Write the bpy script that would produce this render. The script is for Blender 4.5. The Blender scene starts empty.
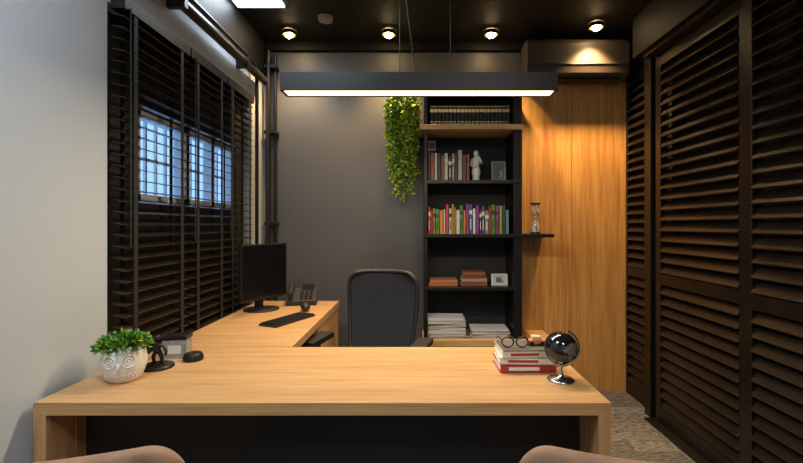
import bpy, math, random
from mathutils import Vector, Matrix, Euler
random.seed(7)
R=random.random
def U(a,b): return a+(b-a)*random.random()
try:
    bpy.context.scene.view_settings.view_transform='Standard'
except Exception: pass

# ---------------------------------------------------------------- materials
def new_mat(name):
    m=bpy.data.materials.new(name); m.use_nodes=True
    nt=m.node_tree; b=nt.nodes['Principled BSDF']
    return m,nt,b
def mat(name,col,rough=0.5,metal=0.0,emit=None,es=0.0,noise=0.0,nscale=40,bump=0.0,spec=None,trans=0.0,coat=0.0,sheen=0.0):
    m,nt,b=new_mat(name)
    b.inputs['Base Color'].default_value=(*col,1)
    b.inputs['Roughness'].default_value=rough
    b.inputs['Metallic'].default_value=metal
    if spec is not None: b.inputs['Specular IOR Level'].default_value=spec
    if trans: b.inputs['Transmission Weight'].default_value=trans
    if coat: b.inputs['Coat Weight'].default_value=coat
    if sheen: b.inputs['Sheen Weight'].default_value=sheen
    if emit: 
        b.inputs['Emission Color'].default_value=(*emit,1); b.inputs['Emission Strength'].default_value=es
    if noise or bump:
        tc=nt.nodes.new('ShaderNodeTexCoord'); n=nt.nodes.new('ShaderNodeTexNoise')
        n.inputs['Scale'].default_value=nscale; n.inputs['Detail'].default_value=5
        nt.links.new(tc.outputs['Object'],n.inputs['Vector'])
        if noise:
            cr=nt.nodes.new('ShaderNodeValToRGB')
            cr.color_ramp.elements[0].position=.3; cr.color_ramp.elements[1].position=.7
            cr.color_ramp.elements[0].color=(*[max(0,c*(1-noise)) for c in col],1)
            cr.color_ramp.elements[1].color=(*[min(1,c*(1+noise)) for c in col],1)
            nt.links.new(n.outputs['Fac'],cr.inputs['Fac']); nt.links.new(cr.outputs['Color'],b.inputs['Base Color'])
        if bump:
            bp=nt.nodes.new('ShaderNodeBump'); bp.inputs['Strength'].default_value=bump; bp.inputs['Distance'].default_value=.01
            nt.links.new(n.outputs['Fac'],bp.inputs['Height']); nt.links.new(bp.outputs['Normal'],b.inputs['Normal'])
    return m
def wood(name,c_dark,c_mid,c_light,scale,rough=0.42,fig=1.0,lo=.36,hi=.64):
    """scale = mapping scale vector : small along grain, big across"""
    m,nt,b=new_mat(name); N=nt.nodes.new; L=nt.links.new
    tc=N('ShaderNodeTexCoord'); mp=N('ShaderNodeMapping'); mp.inputs['Scale'].default_value=scale
    L(tc.outputs['Object'],mp.inputs['Vector'])
    n1=N('ShaderNodeTexNoise'); n1.inputs['Scale'].default_value=1.0; n1.inputs['Detail'].default_value=7; n1.inputs['Roughness'].default_value=.62; n1.inputs['Distortion'].default_value=.6*fig
    L(mp.outputs[0],n1.inputs['Vector'])
    n2=N('ShaderNodeTexNoise'); n2.inputs['Scale'].default_value=5.0; n2.inputs['Detail'].default_value=4
    L(mp.outputs[0],n2.inputs['Vector'])
    mx=N('ShaderNodeMix'); mx.data_type='FLOAT'; mx.inputs[0].default_value=.35
    L(n1.outputs['Fac'],mx.inputs[2]); L(n2.outputs['Fac'],mx.inputs[3])
    cr=N('ShaderNodeValToRGB'); e=cr.color_ramp.elements
    e[0].position=lo; e[0].color=(*c_dark,1); e[1].position=hi; e[1].color=(*c_light,1)
    k=e.new(.5); k.color=(*c_mid,1)
    L(mx.outputs[0],cr.inputs['Fac']); L(cr.outputs['Color'],b.inputs['Base Color'])
    bp=N('ShaderNodeBump'); bp.inputs['Strength'].default_value=.12; bp.inputs['Distance'].default_value=.004
    L(mx.outputs[0],bp.inputs['Height']); L(bp.outputs['Normal'],b.inputs['Normal'])
    b.inputs['Roughness'].default_value=rough
    return m

M={}
M['white_wall']=mat('painted_wall_light',(.52,.56,.59),.7,bump=.06,nscale=220)
M['grey_wall']=mat('painted_wall_grey',(.092,.090,.088),.45,bump=.12,nscale=160)
M['dark_wall']=mat('painted_dark',(.02,.019,.018),.55,bump=.05,nscale=120)
M['ceil']=mat('ceiling_black',(.007,.0065,.006),.6,bump=.1,nscale=60,spec=.25)
dk,md,lt=(.36,.185,.068),(.53,.30,.125),(.64,.39,.175)
M['desk']=wood('oak_desk',dk,md,lt,(1.3,32,32),.38,1,.32,.68)
M['deskY']=wood('oak_desk_edge',dk,md,lt,(26,1.3,26),.4)
M['deskZ']=wood('oak_desk_leg',dk,md,lt,(26,26,1.3),.4)
M['panel']=wood('oak_wall_panel',(.38,.165,.040),(.57,.28,.075),(.70,.39,.125),(15,15,.6),.38,1.8)
M['shelfwood']=wood('oak_shelf',(.46,.25,.08),(.62,.38,.15),(.72,.47,.21),(1.3,20,20),.45)
M['black']=mat('black_lacquer',(.008,.007,.007),.4,spec=.4)
M['blackmatte']=mat('black_matte',(.012,.012,.012),.7)
M['slat']=mat('blind_slat_black',(.030,.020,.014),.33,noise=.4,nscale=30)
M['shutter']=mat('shutter_black',(.009,.006,.004),.33,noise=.35,nscale=12,spec=.38)
M['plastic']=mat('black_plastic',(.010,.010,.011),.5)
M['screen']=mat('screen_glass',(.005,.005,.007),.25)
M['mesh']=mat('chair_mesh_fabric',(.014,.016,.022),.85,bump=.5,nscale=400)
M['fabric']=mat('chair_seat_fabric',(.02,.02,.022),.9,bump=.4,nscale=500)
M['metal']=mat('steel',(.6,.6,.6),.25,1.0)
M['gold']=mat('gold_leaf',(.75,.5,.2),.35,.9)
M['white']=mat('white_ceramic',(.78,.77,.74),.35,bump=.25,nscale=90)
M['paper']=mat('paper_pages',(.75,.70,.6),.9,noise=.1,nscale=300)
M['tan']=mat('tan_suede',(.28,.155,.09),.75,noise=.30,nscale=18,bump=.15,sheen=.15)
M['leafy']=mat('leaf_yellow_green',(.36,.46,.03),.5,noise=.45,nscale=18)
M['leafg']=mat('leaf_green',(.10,.27,.03),.5,noise=.5,nscale=60)
M['leafd']=mat('leaf_dark_green',(.03,.10,.015),.6)
M['soil']=mat('soil',(.03,.02,.012),.95)
M['emitw']=mat('lamp_diffuser_warm',(1,.9,.75),.5,emit=(1,.82,.54),es=8)
M['emits']=mat('spot_bulb',(1,.8,.5),.5,emit=(1,.70,.34),es=90)
M['emitc']=mat('led_and_fill_cool',(1,1,1),.5,emit=(.80,.92,1),es=5)  # for the LED panel and the two added fill panels
M['ac']=mat('ac_plastic',(.060,.045,.033),.5,spec=.35)
M['concrete']=mat('concrete_grey',(.32,.30,.28),.8,noise=.2,nscale=60,bump=.2)
M['upvc']=mat('window_frame_white',(.75,.78,.82),.4)

def carpet():
    m,nt,b=new_mat('carpet_planks'); N=nt.nodes.new; L=nt.links.new
    tc=N('ShaderNodeTexCoord'); mp=N('ShaderNodeMapping'); mp.inputs['Scale'].default_value=(22,110,1)
    L(tc.outputs['Object'],mp.inputs['Vector'])
    n=N('ShaderNodeTexNoise'); n.inputs['Scale'].default_value=1; n.inputs['Detail'].default_value=3; n.inputs['Roughness'].default_value=.75
    L(mp.outputs[0],n.inputs['Vector'])
    cr=N('ShaderNodeValToRGB'); e=cr.color_ramp.elements
    e[0].position=.40; e[0].color=(.085,.075,.066,1); e[1].position=.60; e[1].color=(.34,.31,.28,1)
    L(n.outputs['Fac'],cr.inputs['Fac'])
    br=N('ShaderNodeTexBrick'); br.inputs['Scale'].default_value=1
    br.inputs['Brick Width'].default_value=.5; br.inputs['Row Height'].default_value=.125; br.inputs['Mortar Size'].default_value=.003
    br.inputs['Color1'].default_value=(1,1,1,1); br.inputs['Color2'].default_value=(.55,.55,.55,1); br.inputs['Mortar'].default_value=(.35,.35,.35,1)
    L(tc.outputs['Object'],br.inputs['Vector'])
    mx=N('ShaderNodeMix'); mx.data_type='RGBA'; mx.blend_type='MULTIPLY'; mx.inputs[0].default_value=1
    L(cr.outputs['Color'],mx.inputs[6]); L(br.outputs['Color'],mx.inputs[7])
    L(mx.outputs[2],b.inputs['Base Color']); b.inputs['Roughness'].default_value=.95
    b.inputs['Specular IOR Level'].default_value=.15
    bp=N('ShaderNodeBump'); bp.inputs['Strength'].default_value=.5; bp.inputs['Distance'].default_value=.005
    L(n.outputs['Fac'],bp.inputs['Height']); L(bp.outputs['Normal'],b.inputs['Normal'])
    return m
M['carpet']=carpet()
def globe_mat():
    m,nt,b=new_mat('globe_black_silver'); N=nt.nodes.new; L=nt.links.new
    tc=N('ShaderNodeTexCoord'); n=N('ShaderNodeTexNoise'); n.inputs['Scale'].default_value=13; n.inputs['Detail'].default_value=6
    L(tc.outputs['Object'],n.inputs['Vector'])
    cr=N('ShaderNodeValToRGB'); e=cr.color_ramp.elements
    e[0].position=.53; e[0].color=(.008,.008,.009,1); e[1].position=.56; e[1].color=(.16,.14,.12,1)
    L(n.outputs['Fac'],cr.inputs['Fac']); L(cr.outputs['Color'],b.inputs['Base Color'])
    b.inputs['Roughness'].default_value=.12; b.inputs['Coat Weight'].default_value=.6
    return m
M['globe']=globe_mat()
_cc={}
def cmat(col,rough=.55):
    k=tuple(round(c,2) for c in col)
    if k not in _cc: _cc[k]=mat('cover_%d'%len(_cc),k,rough)
    return _cc[k]

# ---------------------------------------------------------------- mesh builder
class MB:
    def __init__(s): s.v=[];s.f=[];s.mi=[];s.sm=[];s.mats=[]
    def mid(s,m):
        if isinstance(m,str): m=M[m]
        if m not in s.mats: s.mats.append(m)
        return s.mats.index(m)
    def add(s,vs,fs,m,smooth=False,X=None):
        o=len(s.v); i=s.mid(m)
        for p in vs:
            p=Vector(p)
            if X is not None: p=X@p
            s.v.append(p)
        for f in fs: s.f.append([o+a for a in f]); s.mi.append(i); s.sm.append(smooth)
    def box(s,x0,x1,y0,y1,z0,z1,m,X=None):
        vs=[(x0,y0,z0),(x1,y0,z0),(x1,y1,z0),(x0,y1,z0),(x0,y0,z1),(x1,y0,z1),(x1,y1,z1),(x0,y1,z1)]
        fs=[(0,3,2,1),(4,5,6,7),(0,1,5,4),(1,2,6,5),(2,3,7,6),(3,0,4,7)]
        s.add(vs,fs,m,False,X)
    def lathe(s,prof,m,X=None,seg=32,smooth=True,caps=True):
        vs=[];fs=[];n=len(prof)
        for r,z in prof:
            for k in range(seg):
                a=2*math.pi*k/seg; vs.append((r*math.cos(a),r*math.sin(a),z))
        for i in range(n-1):
            for k in range(seg):
                k2=(k+1)%seg
                fs.append((i*seg+k,i*seg+k2,(i+1)*seg+k2,(i+1)*seg+k))
        s.add(vs,fs,m,smooth,X)
        if caps:
            s.add(vs[:seg],[tuple(reversed(range(seg)))],m,False,X)
            s.add(vs[-seg:],[tuple(range(seg))],m,False,X)
    def cyl(s,p0,p1,r,m,seg=16,r1=None,smooth=True):
        p0=Vector(p0);p1=Vector(p1);d=p1-p0
        q=d.to_track_quat('Z','Y').to_matrix().to_4x4()
        s.lathe([(r,0),(r if r1 is None else r1,d.length)],m,Matrix.Translation(p0)@q,seg,smooth)
    def sphere(s,c,r,m,seg=32,rings=16,sc=(1,1,1),X=None):
        pr=[(max(1e-5,r*math.sin(math.pi*i/rings)),-r*math.cos(math.pi*i/rings)) for i in range(rings+1)]
        T=Matrix.Translation(c)@Matrix.Diagonal((*sc,1))
        if X is not None: T=X@T
        s.lathe(pr,m,T,seg,True,False)
    def tube(s,pts,r,m,seg=10,closed=False):
        pts=[Vector(p) for p in pts]; n=len(pts); vs=[];fs=[]
        up=None
        for i,p in enumerate(pts):
            if closed: t=pts[(i+1)%n]-pts[i-1]
            else: t=pts[min(i+1,n-1)]-pts[max(i-1,0)]
            t.normalize()
            if up is None:
                up=Vector((0,0,1)) if abs(t.z)<.9 else Vector((1,0,0))
            a=(up-t*up.dot(t)).normalized(); b=t.cross(a); up=a
            rr=r[i] if isinstance(r,(list,tuple)) else r
            for k in range(seg):
                w=2*math.pi*k/seg; vs.append(p+a*rr*math.cos(w)+b*rr*math.sin(w))
        for i in range(n if closed else n-1):
            j=(i+1)%n
            for k in range(seg):
                k2=(k+1)%seg; fs.append((i*seg+k,i*seg+k2,j*seg+k2,j*seg+k))
        s.add(vs,fs,m,True)
        if not closed:
            s.add(vs[:seg],[tuple(reversed(range(seg)))],m); s.add(vs[-seg:],[tuple(range(seg))],m)
    def grid(s,fn,nu,nv,m,smooth=True,X=None,closeu=False):
        vs=[fn(i/(nu if closeu else nu-1),j/(nv-1)) for j in range(nv) for i in range(nu)]
        fs=[]
        for j in range(nv-1):
            for i in range(nu if closeu else nu-1):
                i2=(i+1)%nu; fs.append((j*nu+i,j*nu+i2,(j+1)*nu+i2,(j+1)*nu+i))
        s.add(vs,fs,m,smooth,X)
    def obj(s,name,bevel=0,bseg=2,sub=0,solid=0,parent=None,origin=None):
        o=Vector(origin) if origin else Vector((0,0,0))
        me=bpy.data.meshes.new(name); me.from_pydata([tuple(p-o) for p in s.v],[],s.f)
        for m in s.mats: me.materials.append(m)
        me.polygons.foreach_set('material_index',s.mi); me.polygons.foreach_set('use_smooth',s.sm); me.update()
        ob=bpy.data.objects.new(name,me); ob.location=o; bpy.context.collection.objects.link(ob)
        if solid:
            k=ob.modifiers.new('solid','SOLIDIFY'); k.thickness=solid; k.offset=0
        if bevel:
            k=ob.modifiers.new('bev','BEVEL'); k.width=bevel; k.segments=bseg; k.limit_method='ANGLE'; k.angle_limit=.7
        if sub:
            k=ob.modifiers.new('sub','SUBSURF'); k.levels=sub; k.render_levels=sub
        if parent: ob.parent=parent
        return ob
def empty(name,loc=(0,0,0),rz=0):
    e=bpy.data.objects.new(name,None); e.location=loc; e.rotation_euler=(0,0,rz); e.empty_display_size=.1
    bpy.context.collection.objects.link(e); return e
def T(x,y,z,rz=0,rx=0,ry=0): return Matrix.Translation((x,y,z))@Euler((rx,ry,rz)).to_matrix().to_4x4()

# ---------------------------------------------------------------- camera
F=440.0; HC=1.29
cd=bpy.data.cameras.new('camera'); cam=bpy.data.objects.new('camera',cd); bpy.context.collection.objects.link(cam)
cam.location=(0,0,HC); cam.rotation_euler=(math.pi/2,0,0)
cd.sensor_width=36; cd.lens=F/803*36; cd.shift_x=-15.5/803; cd.shift_y=-6.5/803; cd.clip_start=.05
bpy.context.scene.camera=cam

XL,XR,YB,YF,ZC=-1.19,1.66,3.44,-1.3,2.70
# ---------------------------------------------------------------- room shell
b=MB(); b.box(XL-.15,XR+.2,YF-.1,YB+.1,-.1,0,'carpet'); b.obj('floor')
b=MB(); b.box(XL-.15,XR+.2,YF-.1,YB+.1,ZC,ZC+.1,'ceil'); b.obj('ceiling')
b=MB(); b.box(XL-.15,XR+.2,YB,YB+.1,0,ZC,'grey_wall'); b.obj('wall_back')
b=MB(); b.box(XL-.15,XR+.2,YF-.1,YF,0,ZC,'white_wall'); b.obj('wall_front')
b=MB(); b.box(XR,XR+.2,YF,YB,0,ZC,'dark_wall'); b.obj('wall_right')
WY0,WY1,WZ0,WZ1=1.69,3.14,.64,2.15
b=MB()
b.box(XL-.15,XL,YF,WY0,0,ZC,'white_wall'); b.box(XL-.15,XL,WY1,YB,0,ZC,'white_wall')
b.box(XL-.15,XL,WY0,WY1,0,WZ0,'white_wall'); b.box(XL-.15,XL,WY0,WY1,WZ1,ZC,'white_wall')
b.obj('wall_left')
b=MB(); b.box(XL,XL+.02,YF,YB,2.46,ZC,'ceil'); b.obj('trim_1')
b=MB(); b.box(XL,XL+.012,YF,1.3,0,.08,'upvc'); b.obj('baseboard_left')
b=MB(); b.box(XL+.02,XR,YB-.05,YB,2.64,ZC,'ceil'); b.obj('trim_2')

# window : dark infill with a real glazed opening
gy0,gy1,gz0,gz1=1.96,3.0,1.40,1.81
b=MB()
x0,x1=XL-.12,XL-.05
b.box(x0,x1,WY0,gy0,WZ0,WZ1,'dark_wall'); b.box(x0,x1,gy1,WY1,WZ0,WZ1,'dark_wall')
b.box(x0,x1,gy0,gy1,WZ0,gz0,'dark_wall'); b.box(x0,x1,gy0,gy1,gz1,WZ1,'dark_wall')
for a,c in ((gy0,gy0+.03),(gy1-.03,gy1),(2.36,2.42),(2.68,2.72)): b.box(x0+.01,x1-.01,a,c,gz0,gz1,'upvc')
for a in (gz0,gz1-.03): b.box(x0+.01,x1-.01,gy0,gy1,a,a+.03,'upvc')
y=gy0+.09
while y<gy1-.04:
    b.box(x0-.02,x0-.008,y,y+.014,gz0,gz1,'upvc'); y+=.085
b.box(x0-.02,x0-.008,gy0,gy1,1.60,1.615,'upvc')
b.obj('window_1')

# ---------------------------------------------------------------- venetian blinds
for (a,c) in ((1.70,2.19),(2.205,2.62),(2.635,3.05)):
    b=MB(); xc=-1.158
    b.box(xc-.026,xc+.03,a,c,2.13,2.18,'black')
    z=2.105
    while z>.69:
        X=T(xc,0,z,0,0,math.radians(12))
        b.box(-.025,.025,a+.004,c-.004,-.0014,.0014,'slat',X); z-=.045
    b.box(xc-.025,xc+.025,a,c,.645,.665,'slat')
    for t in (a+.07,c-.07) if c-a<.5 else (a+.10,c-.07):
        b.box(xc+.0265,xc+.028,t-.012,t+.012,.665,2.13,'blackmatte')
        b.box(xc-.028,xc-.0265,t-.012,t+.012,.665,2.13,'blackmatte')
    b.cyl((xc+.033,a+.03,1.2),(xc+.033,a+.03,2.14),.003,'blackmatte',6)
    b.obj('venetian_blind')

# conduits
b=MB(); b.tube([(-1.135,-1.25,2.36),(-1.135,1,2.36),(-1.135,3.28,2.36)],.028,'black',14)
b.tube([(-1.15,-1.25,2.44),(-1.15,3.05,2.44),(-1.15,3.13,2.42),(-1.15,3.16,2.34),(-1.15,3.16,.3)],.013,'black',12)
for y in (.5,1.3,2.1,2.9): b.box(-1.189,-1.10,y-.015,y+.015,2.325,2.395,'black')
b.obj('electrical_conduit')
b=MB(); b.tube([(-1.135,3.36,2.62),(-1.135,3.36,.3)],.017,'black',12); b.tube([(-1.095,3.40,2.62),(-1.095,3.40,.3)],.012,'black',12)
for z in (.6,1.3,2.0,2.5): b.box(-1.165,-1.075,3.345,3.439,z-.012,z+.012,'black')
b.obj('electrical_conduit')

# ---------------------------------------------------------------- wood wall panel
b=MB(); b.box(.752,1.2,3.415,3.44,0.0,2.40,'panel'); b.box(1.203,1.66,3.415,3.44,0.0,2.40,'panel'); b.obj('wood_wall_panel',bevel=.001)

# AC unit
b=MB()
pr=[(3.44,2.37),(3.26,2.37),(3.21,2.40),(3.19,2.46),(3.19,2.61),(3.22,2.645),(3.44,2.645)]
def extr(bb,prof,xa,xb,m):
    n=len(prof); vs=[(xa,p[0],p[1]) for p in prof]+[(xb,p[0],p[1]) for p in prof]
    fs=[tuple(range(n)),tuple(reversed(range(n,2*n)))]+[(i,n+i,n+(i+1)%n,(i+1)%n) for i in range(n)]
    bb.add(vs,fs,m)
extr(b,[(p[0]-.005 if p[0]<3.4 else 3.385,p[1]) for p in pr],.80,1.54,'ac')
b.box(.84,1.50,3.235,3.30,2.362,2.372,'black'); b.box(.80,1.54,3.182,3.186,2.455,2.458,'black')
b.obj('air_conditioner',bevel=.006)

# ---------------------------------------------------------------- shutters on right wall
def shutter(bb,xa,xb,y0,y1,z0,z1,rails,st=.055,pitch=.066):
    bb.box(xa,xb,y0,y0+st,z0,z1,'shutter'); bb.box(xa,xb,y1-st,y1,z0,z1,'shutter')
    rr=[(z0,z0+.10),(z1-.08,z1)]+[(r-.035,r+.035) for r in rails]
    for r in rr: bb.box(xa,xb,y0+st,y1-st,r[0],r[1],'shutter')
    rr.sort(); xc=(xa+xb)/2
    for i in range(len(rr)-1):
        za,zb=rr[i][1],rr[i+1][0]; n=max(1,int(round((zb-za)/pitch))); p=(zb-za)/n
        for k in range(n):
            z=za+p*(k+.5); X=T(xc,0,z,0,0,math.radians(-52))
            bb.box(-.035,.035,y0+st,y1-st,-.005,.005,'shutter',X)
b=MB(); shutter(b,1.615,1.648,3.04,3.405,.0,2.42,[.94],.03); b.obj('door_1',bevel=.002)
b=MB(); shutter(b,1.572,1.605,2.09,2.90,.012,2.40,[.94],.06); b.obj('door_2',bevel=.002)
b=MB(); shutter(b,1.522,1.555,1.16,2.06,.012,2.40,[.94],.06); b.obj('door_3',bevel=.002)
b=MB(); shutter(b,1.522,1.555,.22,1.14,.012,2.40,[.94],.06); b.obj('door_4',bevel=.002)
b=MB(); b.box(1.56,1.659,2.94,3.02,0,2.43,'shutter'); b.obj('trim_3',bevel=.003)
b=MB(); b.box(1.48,1.66,-1.3,3.02,2.43,2.698,'ceil'); b.box(1.51,1.61,-1.3,2.94,2.403,2.428,'black')
b.box(1.51,1.66,-1.3,2.93,0,.011,'black'); b.obj('trim_4',bevel=.002)

# ---------------------------------------------------------------- bookshelf
sx0,sx1,sy0,sy1=.05,.75,3.14,3.438
b=MB()
b.box(sx0,sx0+.025,sy0,sy1,.0,2.26,'black'); b.box(sx1-.06,sx1,sy0,sy1,0,2.26,'black')
b.box(sx0+.025,sx1-.06,sy1-.015,sy1,0,2.26,'blackmatte')
b.box(sx0,sx1,sy0,sy1,2.26,2.29,'black')
SZ=[2.004,1.611,1.226,.848,.476]
b.box(sx0-.03,sx1,sy0-.02,sy1,SZ[0]-.035,SZ[0],'shelfwood')
b.box(sx0,sx1,sy0-.005,sy1,SZ[1]-.025,SZ[1],'black')
b.box(sx0,.975,sy0-.02,3.412,SZ[2]-.025,SZ[2],'black')
b.box(sx0,sx1,sy0-.005,sy1,SZ[3]-.025,SZ[3],'black')
b.box(sx0-.01,.975,sy0-.03,3.412,SZ[4]-.045,SZ[4],'shelfwood')
b.box(sx0+.025,sx1-.06,sy0,sy1,.0,.08,'black')
b.obj('bookshelf',bevel=.002)

def book_up(bb,x,w,h,d,z,yf,col,label=None,lean=0):
    m=cmat(col); X=T(x,yf,z,0,0,lean)
    t=.0025
    bb.box(0,t,0,d,0,h,m,X); bb.box(w-t,w,0,d,0,h,m,X); bb.box(0,w,0,t,0,h,m,X)
    bb.box(t,w-t,t,d-.006,.004,h-.004,'paper',X)
    if label is not None:
        lm=M['gold'] if label=='gold' else cmat(label)
        bb.box(.001,w-.001,-.0006,.0,h*.66,h*.80,lm,X)
        if label=='gold':
            for q in (.1,.2,.9): bb.box(.001,w-.001,-.0006,0,h*q,h*q+.004,lm,X)
        else: bb.box(w*.35,w*.65,-.0006,0,h*.15,h*.5,lm,X)
b=MB(); x=sx0+.045
while x<sx1-.10:
    w=.026; book_up(b,x,w,.158+U(-.002,.002),.13,SZ[0],3.19,(.03,.018,.012),'gold'); x+=w+.0015
b.obj('encyclopedia_set')
cols2=[(.22,.07,.03),(.45,.1,.05),(.6,.58,.5),(.07,.05,.04),(.3,.12,.06),(.6,.55,.48),(.06,.06,.08),(.42,.3,.2),(.10,.05,.04),(.5,.45,.4)]
b=MB(); x=sx0+.03; k=0
while x<.375:
    w=U(.016,.034); c=cols2[k%len(cols2)]; k+=1
    book_up(b,x,w,U(.17,.225),U(.13,.16),SZ[1],3.18+U(0,.01),c,random.choice([None,None,(.7,.65,.55),(.1,.08,.06)])); x+=w+.001
b.obj('shelf_books')
cols3=[(.6,.04,.03),(.65,.03,.05),(.30,.45,.05),(.10,.3,.05),(.75,.22,.02),(.7,.66,.6),(.25,.06,.25),(.6,.18,.03),(.03,.03,.04),(.05,.12,.3),(.55,.05,.05),(.1,.3,.3),(.65,.6,.5),(.3,.05,.2),(.08,.08,.09),(.05,.05,.06),(.2,.2,.22)]
b=MB(); x=sx0+.03; k=0
while x<.655:
    w=U(.013,.030); c=cols3[k] if k<5 else random.choice(cols3); k+=1
    book_up(b,x,w,U(.165,.215),U(.13,.16),SZ[2],3.18+U(0,.01),c,random.choice([None,None,(.75,.7,.6),(.05,.05,.05)])); x+=w+.001
b.obj('shelf_books')
def book_flat(bb,cx,cy,z,w,d,h,col,rz=0,label=(.75,.7,.62)):
    m=cmat(col); X=T(cx,cy,z,rz); t=.0025
    bb.box(-w/2,w/2,-d/2,d/2,0,t,m,X); bb.box(-w/2,w/2,-d/2,d/2,h-t,h,m,X); bb.box(-w/2,w/2,-d/2,-d/2+t,0,h,m,X)
    bb.box(-w/2+.004,w/2-.004,-d/2+t,d/2-.005,t,h-t,'paper',X)
    if label: bb.box(-w*.35,w*.2,-d/2-.0006,-d/2,h*.3,h*.7,cmat(label),X)
b=MB(); z=SZ[3]
for h,c,w in ((.024,(.45,.14,.04),.21),(.022,(.5,.20,.08),.2)): book_flat(b,.19,3.26,z,w,.15,h,c,U(-.05,.05),None); z+=h
b.obj('book_stack')
b=MB(); z=SZ[3]
for h,c,w in ((.03,(.24,.06,.03),.19),(.026,(.42,.26,.15),.18),(.024,(.2,.05,.03),.17),(.02,(.3,.1,.05),.16)): book_flat(b,.415,3.26,z,w,.15,h,c,U(-.05,.05),None); z+=h
b.obj('book_stack')
for cx,n,w in ((.215,17,.27),(.53,8,.27)):
    b=MB(); z=SZ[4]
    for i in range(n):
        h=U(.006,.010); g=U(.3,.75); b.box(-w/2,w/2,-.1,.1,0,h-.0008,cmat((g,g*U(.9,1),g*U(.8,1))),T(cx+U(-.008,.008),3.26+U(-.01,.01),z,U(-.06,.06))); z+=h
    b.obj('magazine_stack')
# white statue
b=MB(); X=T(.435,3.24,SZ[1])
b.lathe([(.03,0),(.03,.012),(.024,.018),(.026,.03),(.034,.06),(.030,.09),(.022,.115),(.03,.145),(.026,.17),(.012,.182),(.010,.188)],'white',X,20)
b.sphere((0,-.004,.203),.020,'white',16,10,(1,1.05,1.2),X)
b.tube([X@Vector(p) for p in ((-.028,0,.16),(-.042,-.012,.12),(-.02,-.035,.10),(.0,-.036,.115))],[.010,.009,.008,.006],'white',8)
b.tube([X@Vector(p) for p in ((.028,0,.16),(.042,-.012,.125),(.03,-.03,.15),(.012,-.026,.185))],[.010,.009,.008,.006],'white',8)
b.obj('white_statuette')
def frame(name,cx,cy,z,w,h,col,inn):
    bb=MB(); X=T(cx,cy,z,0,math.radians(-9))
    t=.012
    bb.box(-w/2,-w/2+t,0,.012,0,h,cmat(col),X);bb.box(w/2-t,w/2,0,.012,0,h,cmat(col),X)
    bb.box(-w/2+t,w/2-t,0,.012,0,t,cmat(col),X);bb.box(-w/2+t,w/2-t,0,.012,h-t,h,cmat(col),X)
    bb.box(-w/2+t,w/2-t,.005,.011,t,h-t,cmat(inn),X)
    bb.box(-w*.2,w*.12,.004,.0055,h*.25,h*.7,cmat((.1,.1,.11)),X); bb.box(w*.05,w*.25,.004,.0055,h*.2,h*.55,cmat((.35,.3,.25)),X)
    bb.box(-.015,.015,.0,.004,0,h*.8,'black',T(cx,cy+.012+math.sin(.16)*h*.8+.035,z,0,math.radians(18)))
    return bb.obj(name,bevel=.001)
frame('picture_frame',.60,3.22,SZ[1],.105,.15,(.25,.24,.23),(.12,.12,.12))
frame('picture_frame',.605,3.22,SZ[3],.12,.085,(.6,.6,.6),(.45,.5,.52))
# hourglass
b=MB(); X=T(.875,3.25,SZ[2])
b.lathe([(.036,0),(.036,.012)],'black',X,24); b.lathe([(.036,.215),(.036,.227)],'black',X,24)
g=[(.010,.012),(.026,.03),(.030,.055),(.022,.09),(.005,.112),(.005,.116),(.022,.14),(.030,.172),(.026,.198),(.010,.215)]
b.lathe(g,mat('hourglass_glass',(.95,.95,.92),.05,trans=.8),X,24,True,False)
b.lathe([(.023,.014),(.025,.03),(.022,.05),(.002,.07)],'white',X,20); b.lathe([(.002,.125),(.018,.145),(.024,.165),(.002,.168)],'white',X,20)
for k in range(3):
    a=k*2.094+.5; b.cyl(X@Vector((.031*math.cos(a),.031*math.sin(a),.012)),X@Vector((.031*math.cos(a),.031*math.sin(a),.215)),.003,'gold',8)
b.obj('hourglass')
b=MB(); b.box(.085,.145,3.415,3.4225,1.865,1.945,'white'); b.box(.095,.135,3.413,3.4155,1.885,1.925,'concrete'); b.obj('wall_switch',bevel=.002)

# ---------------------------------------------------------------- trailing plant
def leaf(bb,p,d,size,wd,m):
    d=d.normalized(); s=d.cross(Vector((R()-.5,R()-.5,R()-.5))).normalized(); n=d.cross(s)
    p=Vector(p); L=size
    vs=[p,p+d*L*.35+s*L*wd+n*L*.08,p+d*L*.75+s*L*wd*.8+n*L*.05,p+d*L,p+d*L*.75-s*L*wd*.8+n*L*.05,p+d*L*.35-s*L*wd+n*L*.08]
    c=p+d*L*.5-n*L*.06
    vs.append(c)
    bb.add(vs,[(6,i,(i+1)%6) for i in range(6)],m,True)
b=MB(); px,py=-.108,3.33
b.box(px-.09,px+.09,py-.07,3.438,2.10,2.19,'black'); 
b.box(px-.082,px+.082,py-.062,3.40,2.19,2.195,'soil')
for s_ in range(120):
    a=U(0,2*math.pi); r0=math.sqrt(R())*.08
    x=px+r0*math.cos(a)*1.0; y=py-.01+r0*math.sin(a)*.6
    ox=(x-px)*.60+U(-.014,.014); oy=-abs(U(.03,.13))
    Lh=random.choice((U(.12,.35),U(.3,.55),U(.45,.72)))*(1-.3*(abs(x-px)/.09)**2)
    p=[Vector((x,y,2.19)),Vector((x+ox*.6,y+oy*.6,2.24+U(-.01,.03))),Vector((x+ox*1.1,min(3.42,y+oy),2.18))]
    n=max(2,int(Lh/.035))
    for i in range(1,n+1):
        t=i/n; p.append(Vector((x+ox*(1.1-.25*t)+U(-.007,.007)-(x-px)*.12*t,max(3.15,y+oy+U(-.006,.006)),2.18-Lh*t)))
    b.tube(p,.0018,'leafd',4)
    for i in range(len(p)-1):
        for q in range(5):
            c=p[i].lerp(p[i+1],R())
            d=Vector((U(-1,1),U(-1,.5),U(-.9,.5)))
            leaf(b,c,d,U(.018,.034),.30,'leafy' if R()<.75 else 'leafg')
b.obj('hanging_vine_plant')

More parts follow.
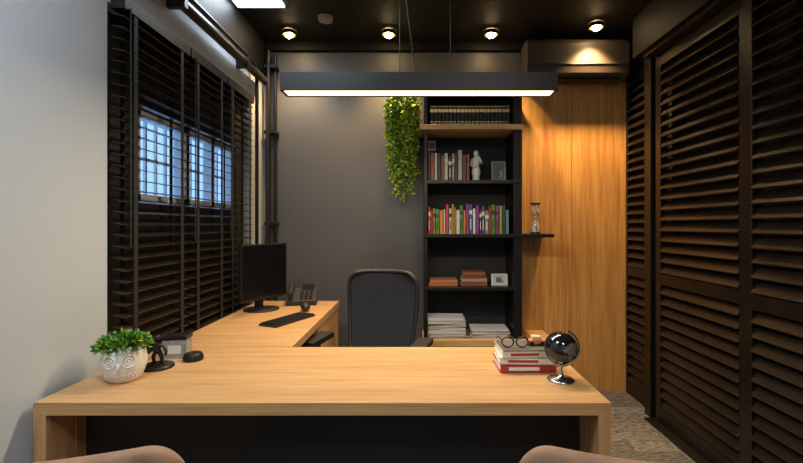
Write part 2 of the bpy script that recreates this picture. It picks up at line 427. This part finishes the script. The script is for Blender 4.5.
# ---------------------------------------------------------------- desk
DX0,DX1,DY0,DY1,DZ=-1.165,.589,1.335,1.947,.75
th=.038
desk=empty('l_shaped_desk')
b=MB()
b.box(DX0,-1.1275,DY0,1.62,DZ-th,DZ,'desk')
b.box(-1.1275,DX1,DY0,DY1,DZ-th,DZ,'desk')
b.box(-1.1275,-.554,DY1,3.13,DZ-th,DZ,'desk')
b.obj('top',parent=desk)
b=MB()
b.box(DX0,DX0+.038,DY0,1.62,0,DZ-th,'deskZ'); b.box(DX0+.04,DX0+.044,1.45,1.6,0,DZ-th,'deskZ')
b.box(DX1-.038,DX1,DY0,DY1,0,DZ-th,'deskZ')
b.box(-1.12,-.56,3.09,3.128,0,DZ-th,'deskZ')
b.box(-.60,-.562,2.5,3.09,.36,DZ-th,'deskZ')
b.obj('legs',parent=desk)
b=MB(); b.box(DX0+.045,DX1-.039,1.49,1.51,.06,DZ-th,'blackmatte'); b.obj('modesty_panel',parent=desk)

# ---------------------------------------------------------------- office chair
def office_chair(loc,rz):
    e=empty('office_chair',loc,rz)
    b=MB()
    def back(u,v):
        x=(u-.5)*2; z=.56+v*.46
        w=.178+.028*min(1,v*1.6)
        if v>.86: w-=.035*((v-.86)/.14)**2
        if v<.1: w-=.03*((.1-v)/.1)**2
        return (x*w, .20+.03*math.sin(v*3)-.045*(x*x)+.05*v, z-.012*(abs(x)**6)*v)
    b.grid(back,22,22,'mesh')
    b.obj('mesh_back',solid=.012,parent=e)
    b=MB()
    pts=[back(u/20,0) for u in range(21)]+[back(1,v/16) for v in range(1,17)]+[back(1-u/20,1) for u in range(1,21)]+[back(0,1-v/16) for v in range(1,16)]
    b.tube(pts,.013,'plastic',8,True)
    b.tube([(0,.295,.86),(0,.305,.72),(0,.28,.55),(0,.15,.43),(0,.0,.41)],[.018,.024,.028,.03,.03],'plastic',10)
    bl=back(0,.45); br_=back(1,.45)
    b.tube([bl,(-.1,.275,.74),(0,.30,.74),(.1,.275,.74),br_],.011,'plastic',8)
    for s in (-1,1):
        b.tube([(s*.12,-.02,.41),(s*.27,-.02,.42),(s*.29,-.02,.50),(s*.285,-.03,.66)],.016,'plastic',8)
        b.box(s*.285-.04,s*.285+.04,-.16,.09,.66,.69,'plastic')
    b.cyl((0,0,.10),(0,0,.41),.028,'plastic',16); b.box(-.12,.12,-.14,.12,.395,.425,'plastic')
    for k in range(5):
        a=k*2*math.pi/5+.3; c,s=math.cos(a),math.sin(a)
        b.tube([(0,0,.11),(.16*c,.16*s,.10),(.29*c,.29*s,.075)],[.028,.022,.016],'plastic',8)
        b.cyl((.29*c-.02*s,.29*s+.02*c,.028),(.29*c+.02*s,.29*s-.02*c,.028),.028,'plastic',14)
        b.cyl((.29*c,.29*s,.05),(.29*c,.29*s,.08),.008,'metal',8)
    b.obj('frame_and_base',bevel=.004,parent=e)
    b=MB(); b.box(-.24,.24,-.27,.2,.43,.50,'fabric'); b.obj('seat',bevel=.03,bseg=5,parent=e)
office_chair((-.25,2.33,0),math.radians(-14))

# ---------------------------------------------------------------- visitor chairs (upholstered)
def visitor_chair(loc,rz):
    e=empty('upholstered_chair',loc,rz)
    b=MB()
    def sg(q,p): return (1 if q>=0 else -1)*abs(q)**p
    def shell(u,v):
        t=(v-.5)*2; t=math.sin(t*math.pi/2)*.15+t*.85
        cx=.215*t; cy=.05*t*t
        n=Vector((.42*t,-1)).normalized()
        at=abs(t)
        drop=max(0,(at-.60)/.40)
        ztop=.805-.012*at*at-.13*(1-math.sqrt(max(0,1-drop**2.2))); zbot=.34
        w=2*math.pi*u; hz=(ztop-zbot)/2; c=math.cos(w); s=math.sin(w)
        th_=.036*math.sqrt(max(.04,1-at**8))
        off=th_*sg(c,.75); z=(ztop+zbot)/2+hz*sg(s,.30)
        lean=.05*(z-zbot)/.45
        return (cx+n.x*(off+lean),cy+n.y*(off+lean),z)
    b.grid(shell,40,48,'tan',True,None,True)
    for v in (0,1):
        loop=[shell(i/40,v) for i in range(40)]; b.add(loop,[tuple(range(40)) if v==1 else tuple(reversed(range(40)))],'tan',True)
    b.obj('curved_backrest',parent=e)
    b=MB(); b.box(-.21,.21,.03,.46,.36,.46,'tan'); b.obj('seat_cushion',bevel=.04,bseg=5,parent=e)
    b=MB()
    for x,y in ((-.17,.07),(.17,.07),(-.17,.4),(.17,.4)): b.cyl((x*1.12,y+(.03 if y>.2 else -.03),0),(x,y,.37),.011,'black',12,.016)
    b.obj('legs',parent=e)
visitor_chair((-.745,.955,0),math.radians(17))
visitor_chair((.445,.955,0),math.radians(-17))

# ---------------------------------------------------------------- pendant lamp
e=empty('linear_pendant_lamp')
b=MB(); lx0,lx1,ly0,ly1,lz0,lz1=-.58,.596,1.86,1.96,1.86,1.937
b.box(lx0,lx1,ly0,ly0+.012,lz0,lz1,'black'); b.box(lx0,lx1,ly1-.012,ly1,lz0,lz1,'black')
b.box(lx0,lx0+.012,ly0+.012,ly1-.012,lz0,lz1,'black'); b.box(lx1-.012,lx1,ly0+.012,ly1-.012,lz0,lz1,'black')
b.box(lx0+.012,lx1-.012,ly0+.012,ly1-.012,lz0+.02,lz1,'black')
b.obj('housing',parent=e)
b=MB(); b.box(lx0+.012,lx1-.012,ly0+.012,ly1-.012,lz0+.004,lz0+.018,'emitw'); b.obj('diffuser',parent=e)
b=MB(); 
for x in (-.075,.145): b.cyl((x,1.91,lz1),(x,1.91,ZC),.0018,'black',6); b.cyl((x,1.91,ZC-.02),(x,1.91,ZC),.03,'black',16)
b.tube([(-.075,1.91,2.62),(-.05,1.91,2.3),(-.02,1.91,2.05),(0,1.91,lz1)],.0025,'black',6)
b.obj('suspension_cables',parent=e)

def area(name,loc,rot,sx,sy,col,pw,spread=None):
    l=bpy.data.lights.new(name,'AREA'); l.shape='RECTANGLE'; l.size=sx; l.size_y=sy; l.color=col; l.energy=pw
    if spread: l.spread=spread
    o=bpy.data.objects.new(name,l); o.location=loc; o.rotation_euler=rot; bpy.context.collection.objects.link(o); return o
area('pendant_light',(.008,1.91,1.856),(0,0,0),1.12,.07,(1,.84,.60),21)

# downlights
for x,y,en in ((-.93,3.20,60),(-.205,3.20,78),(.54,3.20,105),(1.255,3.08,135)):
    b=MB(); X=T(x,y,0)
    b.lathe([(.05,ZC-.03),(.05,ZC-.001)],'black',X,24,caps=False); b.lathe([(.05,ZC-.03),(.036,ZC-.03),(.03,ZC-.022)],'gold',X,24,caps=False)
    b.sphere((0,0,ZC-.024),.030,'emits',20,12,(1,1,.9),X)
    b.obj('ceiling_downlight')
    l=bpy.data.lights.new('downlight','SPOT'); l.energy=en; l.color=(1,.65,.31); l.spot_size=math.radians(104); l.spot_blend=.8; l.shadow_soft_size=.03
    o=bpy.data.objects.new('downlight_lamp',l); o.location=(x,y,ZC-.056); o.rotation_euler=(math.radians(4 if x<1 else 6),0,0); bpy.context.collection.objects.link(o)
# LED panel over the return desk; the other two are unseen, added as fill
for (x,y,s) in ((-1.0,2.68,.3),(-.75,.55,.5),(.6,-.4,.5)):
    b=MB(); b.box(x-s/2,x+s/2,y-s/2,y+s/2,ZC-.012,ZC-.001,'emitc'); b.obj('led_and_fill_panel')
area('panel_and_fill_light',(-1.0,2.68,ZC-.02),(0,0,0),.28,.28,(.80,.91,1),7)
area('panel_and_fill_light',(-.75,.55,ZC-.02),(0,0,0),.5,.5,(.78,.89,1),23)  # fill lamp added overhead, outside the view
area('panel_and_fill_light',(.6,-.4,ZC-.02),(0,0,0),.5,.5,(1,.90,.78),16)  # warm fill lamp added behind the camera
b=MB(); b.lathe([(.045,ZC-.03),(.05,ZC-.001)],'concrete',T(-.62,2.98,0),24); b.obj('smoke_detector')

# ---------------------------------------------------------------- monitor, keyboard etc
e=empty('computer_monitor',(-.975,2.80,DZ),math.radians(66))
b=MB(); b.box(-.20,.20,-.012,.012,.07,.42,'plastic'); b.box(-.12,.12,.012,.04,.12,.33,'plastic'); b.box(-.19,.19,-.0135,-.012,.085,.41,'screen'); b.obj('display',bevel=.003,parent=e)
b=MB(); b.box(-.03,.03,.03,.05,.01,.22,'plastic'); b.lathe([(.11,0),(.11,.008),(.03,.014)],'plastic',T(0,.02,0),28); b.obj('stand',bevel=.002,parent=e)
e=empty('computer_keyboard',(-.725,2.48,DZ),math.radians(66))
b=MB(); b.box(-.165,.165,-.06,.06,0.001,.012,'plastic')
for r in range(5):
    for c in range(15): b.box(-.158+c*.0212,-.158+c*.0212+.018,-.054+r*.022,-.054+r*.022+.018,.012,.018,'black')
b.obj('keys_and_body',bevel=.001,parent=e)
b=MB(); b.sphere((0,0,.0),.03,'plastic',20,12,(1,1.7,.9)); ob=b.obj('computer_mouse'); ob.location=(-.70,2.76,DZ+.0275); ob.rotation_euler=(0,0,.3)
b=MB(); X=T(-.79,3.02,DZ,math.radians(10))
b.add([(-.10,-.08,0),(.10,-.08,0),(.10,.08,0),(-.10,.08,0),(-.10,-.08,.03),(.10,-.08,.03),(.10,.08,.10),(-.10,.08,.10)],[(0,3,2,1),(4,5,6,7),(0,1,5,4),(1,2,6,5),(2,3,7,6),(3,0,4,7)],'blackmatte',False,X)
for r in range(4):
    for c in range(3): b.box(-.01+c*.03,.012+c*.03,-.06+r*.026,-.042+r*.026,.045+r*.0113,.050+r*.0113,'blackmatte',X)
b.tube([X@Vector(p) for p in ((-.07,-.07,.07),(-.07,-.03,.085),(-.07,.03,.115),(-.07,.075,.125))],[.02,.013,.013,.02],'blackmatte',10)
b.box(.0,.08,.05,.06,.095,.13,'blackmatte',X)
b.obj('desk_telephone',bevel=.003)

# ---------------------------------------------------------------- potted plant (white owl pot)
e=empty('potted_plant',(-1.025,1.54,DZ))
b=MB(); b.lathe([(.045,0),(.056,.012),(.068,.045),(.071,.07),(.066,.1),(.060,.122),(.054,.122),(.054,.105)],'white',None,40,caps=False)
b.add([(.045*math.cos(i*.2618),.045*math.sin(i*.2618),0) for i in range(24)],[tuple(reversed(range(24)))],'white')
for s in (-1,1):
    a=math.radians(-70+s*24); cx,cy=math.cos(a),math.sin(a)
    for rr,dz in ((.020,0),(.011,0)):
        pts=[]
        for k in range(20):
            w=2*math.pi*k/20; aa=a+rr*math.cos(w)/.07; pts.append((.0705*math.cos(aa),.0705*math.sin(aa),.078+rr*math.sin(w)))
        b.tube(pts,.0034,'white',6,True)
    b.sphere((.070*cx,.070*cy,.078),.006,'white',10,8)
a=math.radians(-70); b.tube([(.071*math.cos(a),.071*math.sin(a),.07),(.077*math.cos(a),.077*math.sin(a),.062),(.073*math.cos(a),.073*math.sin(a),.05)],[.007,.006,.002],'white',8)
for k in range(9):
    a=math.radians(-110+k*10); b.tube([(.070*math.cos(a),.070*math.sin(a),.035),(.067*math.cos(a+.06),.067*math.sin(a+.06),.022),(.069*math.cos(a+.12),.069*math.sin(a+.12),.035)],.0018,'white',5)
b.obj('owl_pot',parent=e)
b=MB(); b.lathe([(.001,.108),(.055,.108)],'soil',None,24,caps=False)
for k in range(800):
    a=U(0,2*math.pi); el=math.asin(U(-.05,1)); r=U(.55,1)
    d=Vector((math.cos(a)*math.cos(el),math.sin(a)*math.cos(el),math.sin(el)*.5))
    p=Vector((0,0,.115))+Vector((d.x*.082*r,d.y*.082*r,d.z*.095*r))
    if k%6==0: b.tube([(0.02*d.x,.02*d.y,.108),tuple(p)],.0012,'leafd',4)
    leaf(b,p,d+Vector((U(-.6,.6),U(-.6,.6),U(-.3,.6))),U(.014,.022),.28,'leafg' if R()<.7 else 'leafy' if R()<.35 else 'leafd')
b.obj('foliage',parent=e)

# figurine, clock box, tin
b=MB(); X=T(-.985,1.67,DZ)
b.lathe([(.058,0),(.058,.008),(.05,.012),(.012,.014)],'black',X,30)
b.tube([X@Vector(p) for p in ((-.012,0,.012),(-.016,0,.04),(-.004,0,.065),(0,0,.09))],[.006,.007,.009,.010],'black',10)
b.tube([X@Vector(p) for p in ((.018,0,.012),(.016,0,.04),(.004,0,.065),(0,0,.09))],[.006,.007,.009,.010],'black',10)
b.sphere((0,0,.112),.012,'black',14,10,X=X)
b.tube([X@Vector(p) for p in ((0,0,.088),(.022,0,.08),(.034,0,.06),(.03,0,.045))],.005,'black',8)
b.tube([X@Vector(p) for p in ((0,0,.088),(-.02,0,.075),(-.028,-.01,.055))],.005,'black',8)
b.obj('figurine_desk_ornament')
b=MB(); X=T(-.985,1.81,DZ,.15)
b.box(-.045,.045,-.035,.035,0,.075,'concrete',X); b.box(-.047,.047,-.037,.037,.075,.09,'black',X); b.box(-.036,.036,-.0362,-.035,.012,.062,'concrete',X)
b.box(-.024,.026,-.0368,-.0362,.02,.054,'paper',X)
b.obj('card_box',bevel=.003)
b=MB(); b.lathe([(.036,0),(.038,.003),(.038,.018),(.034,.022),(.034,.026),(.03,.029),(.002,.029)],'black',T(-.895,1.76,DZ),30); b.obj('round_tin')

# desk books + glasses + globe
b=MB(); z=DZ
for h,c,w,rz in ((.030,(.42,.04,.03),.205,.02),(.024,(.72,.68,.6),.20,-.03),(.026,(.62,.58,.5),.19,.04)):
    book_flat(b,.405,1.68,z,w,.15,h,c,rz,(.35,.04,.03) if c[0]>.6 else (.8,.75,.65)); z+=h
b.box(-.093,.093,-.073,.073,0,.002,cmat((.12,.10,.08)),T(.405,1.68,z,.04)); z+=.002
b.obj('desk_book_stack')
b=MB()
for s in (-1,1):
    b.tube([(.365+s*.027+.022*math.cos(k*.3927),1.64,z+.0215+.018*math.sin(k*.3927)) for k in range(16)],.0026,'black',6,True)
    b.tube([(.365+s*.05,1.64,z+.03),(.365+s*.052,1.70,z+.03),(.365+s*.05,1.74,z+.012)],.002,'black',6)
b.tube([(.360,1.64,z+.026),(.370,1.64,z+.026)],.002,'black',6)
b.obj('eyeglasses')
b=MB(); X=T(.455,1.68,z)
b.box(-.035,.035,-.016,.016,.008,.022,cmat((.6,.2,.06)),X); b.box(-.018,.016,-.014,.014,.022,.036,cmat((.7,.5,.3)),X)
for sx in (-.02,.02):
    b.cyl(X@Vector((sx,-.019,.0085)),X@Vector((sx,.019,.0085)),.0085,'black',14)
b.obj('toy_car',bevel=.002)

gx,gy,gz,gr=.50,1.53,.862,.057
b=MB(); b.sphere((0,0,0),gr,'globe',40,24,X=T(gx,gy,gz,0,0,.4))
ax=Vector((math.sin(.4),0,math.cos(.4)))
pts=[]
for k in range(-4,25):
    a=math.radians(k*9-9); 
    w=ax*math.cos(a)+Vector((math.cos(.4),0,-math.sin(.4)))*math.sin(a)
    if k>=1 and k<=21: pts.append(Vector((gx,gy,gz))+w*(gr+.007))
b.tube(pts,.003,'metal',8)
b.cyl(pts[0],Vector((gx,gy,gz))+(pts[0]-Vector((gx,gy,gz))).normalized()*gr,.003,'metal',8)
b.lathe([(.046,DZ),(.047,DZ+.004),(.04,DZ+.009),(.010,DZ+.013),(.006,DZ+.03),(.006,gz-gr-.004)],'metal',T(gx,gy,0),32)
b.obj('desk_globe')

# ---------------------------------------------------------------- world
w=bpy.data.worlds.new('world'); bpy.context.scene.world=w; w.use_nodes=True
bg=w.node_tree.nodes['Background']; bg.inputs[0].default_value=(.30,.56,1,1); bg.inputs[1].default_value=1.4
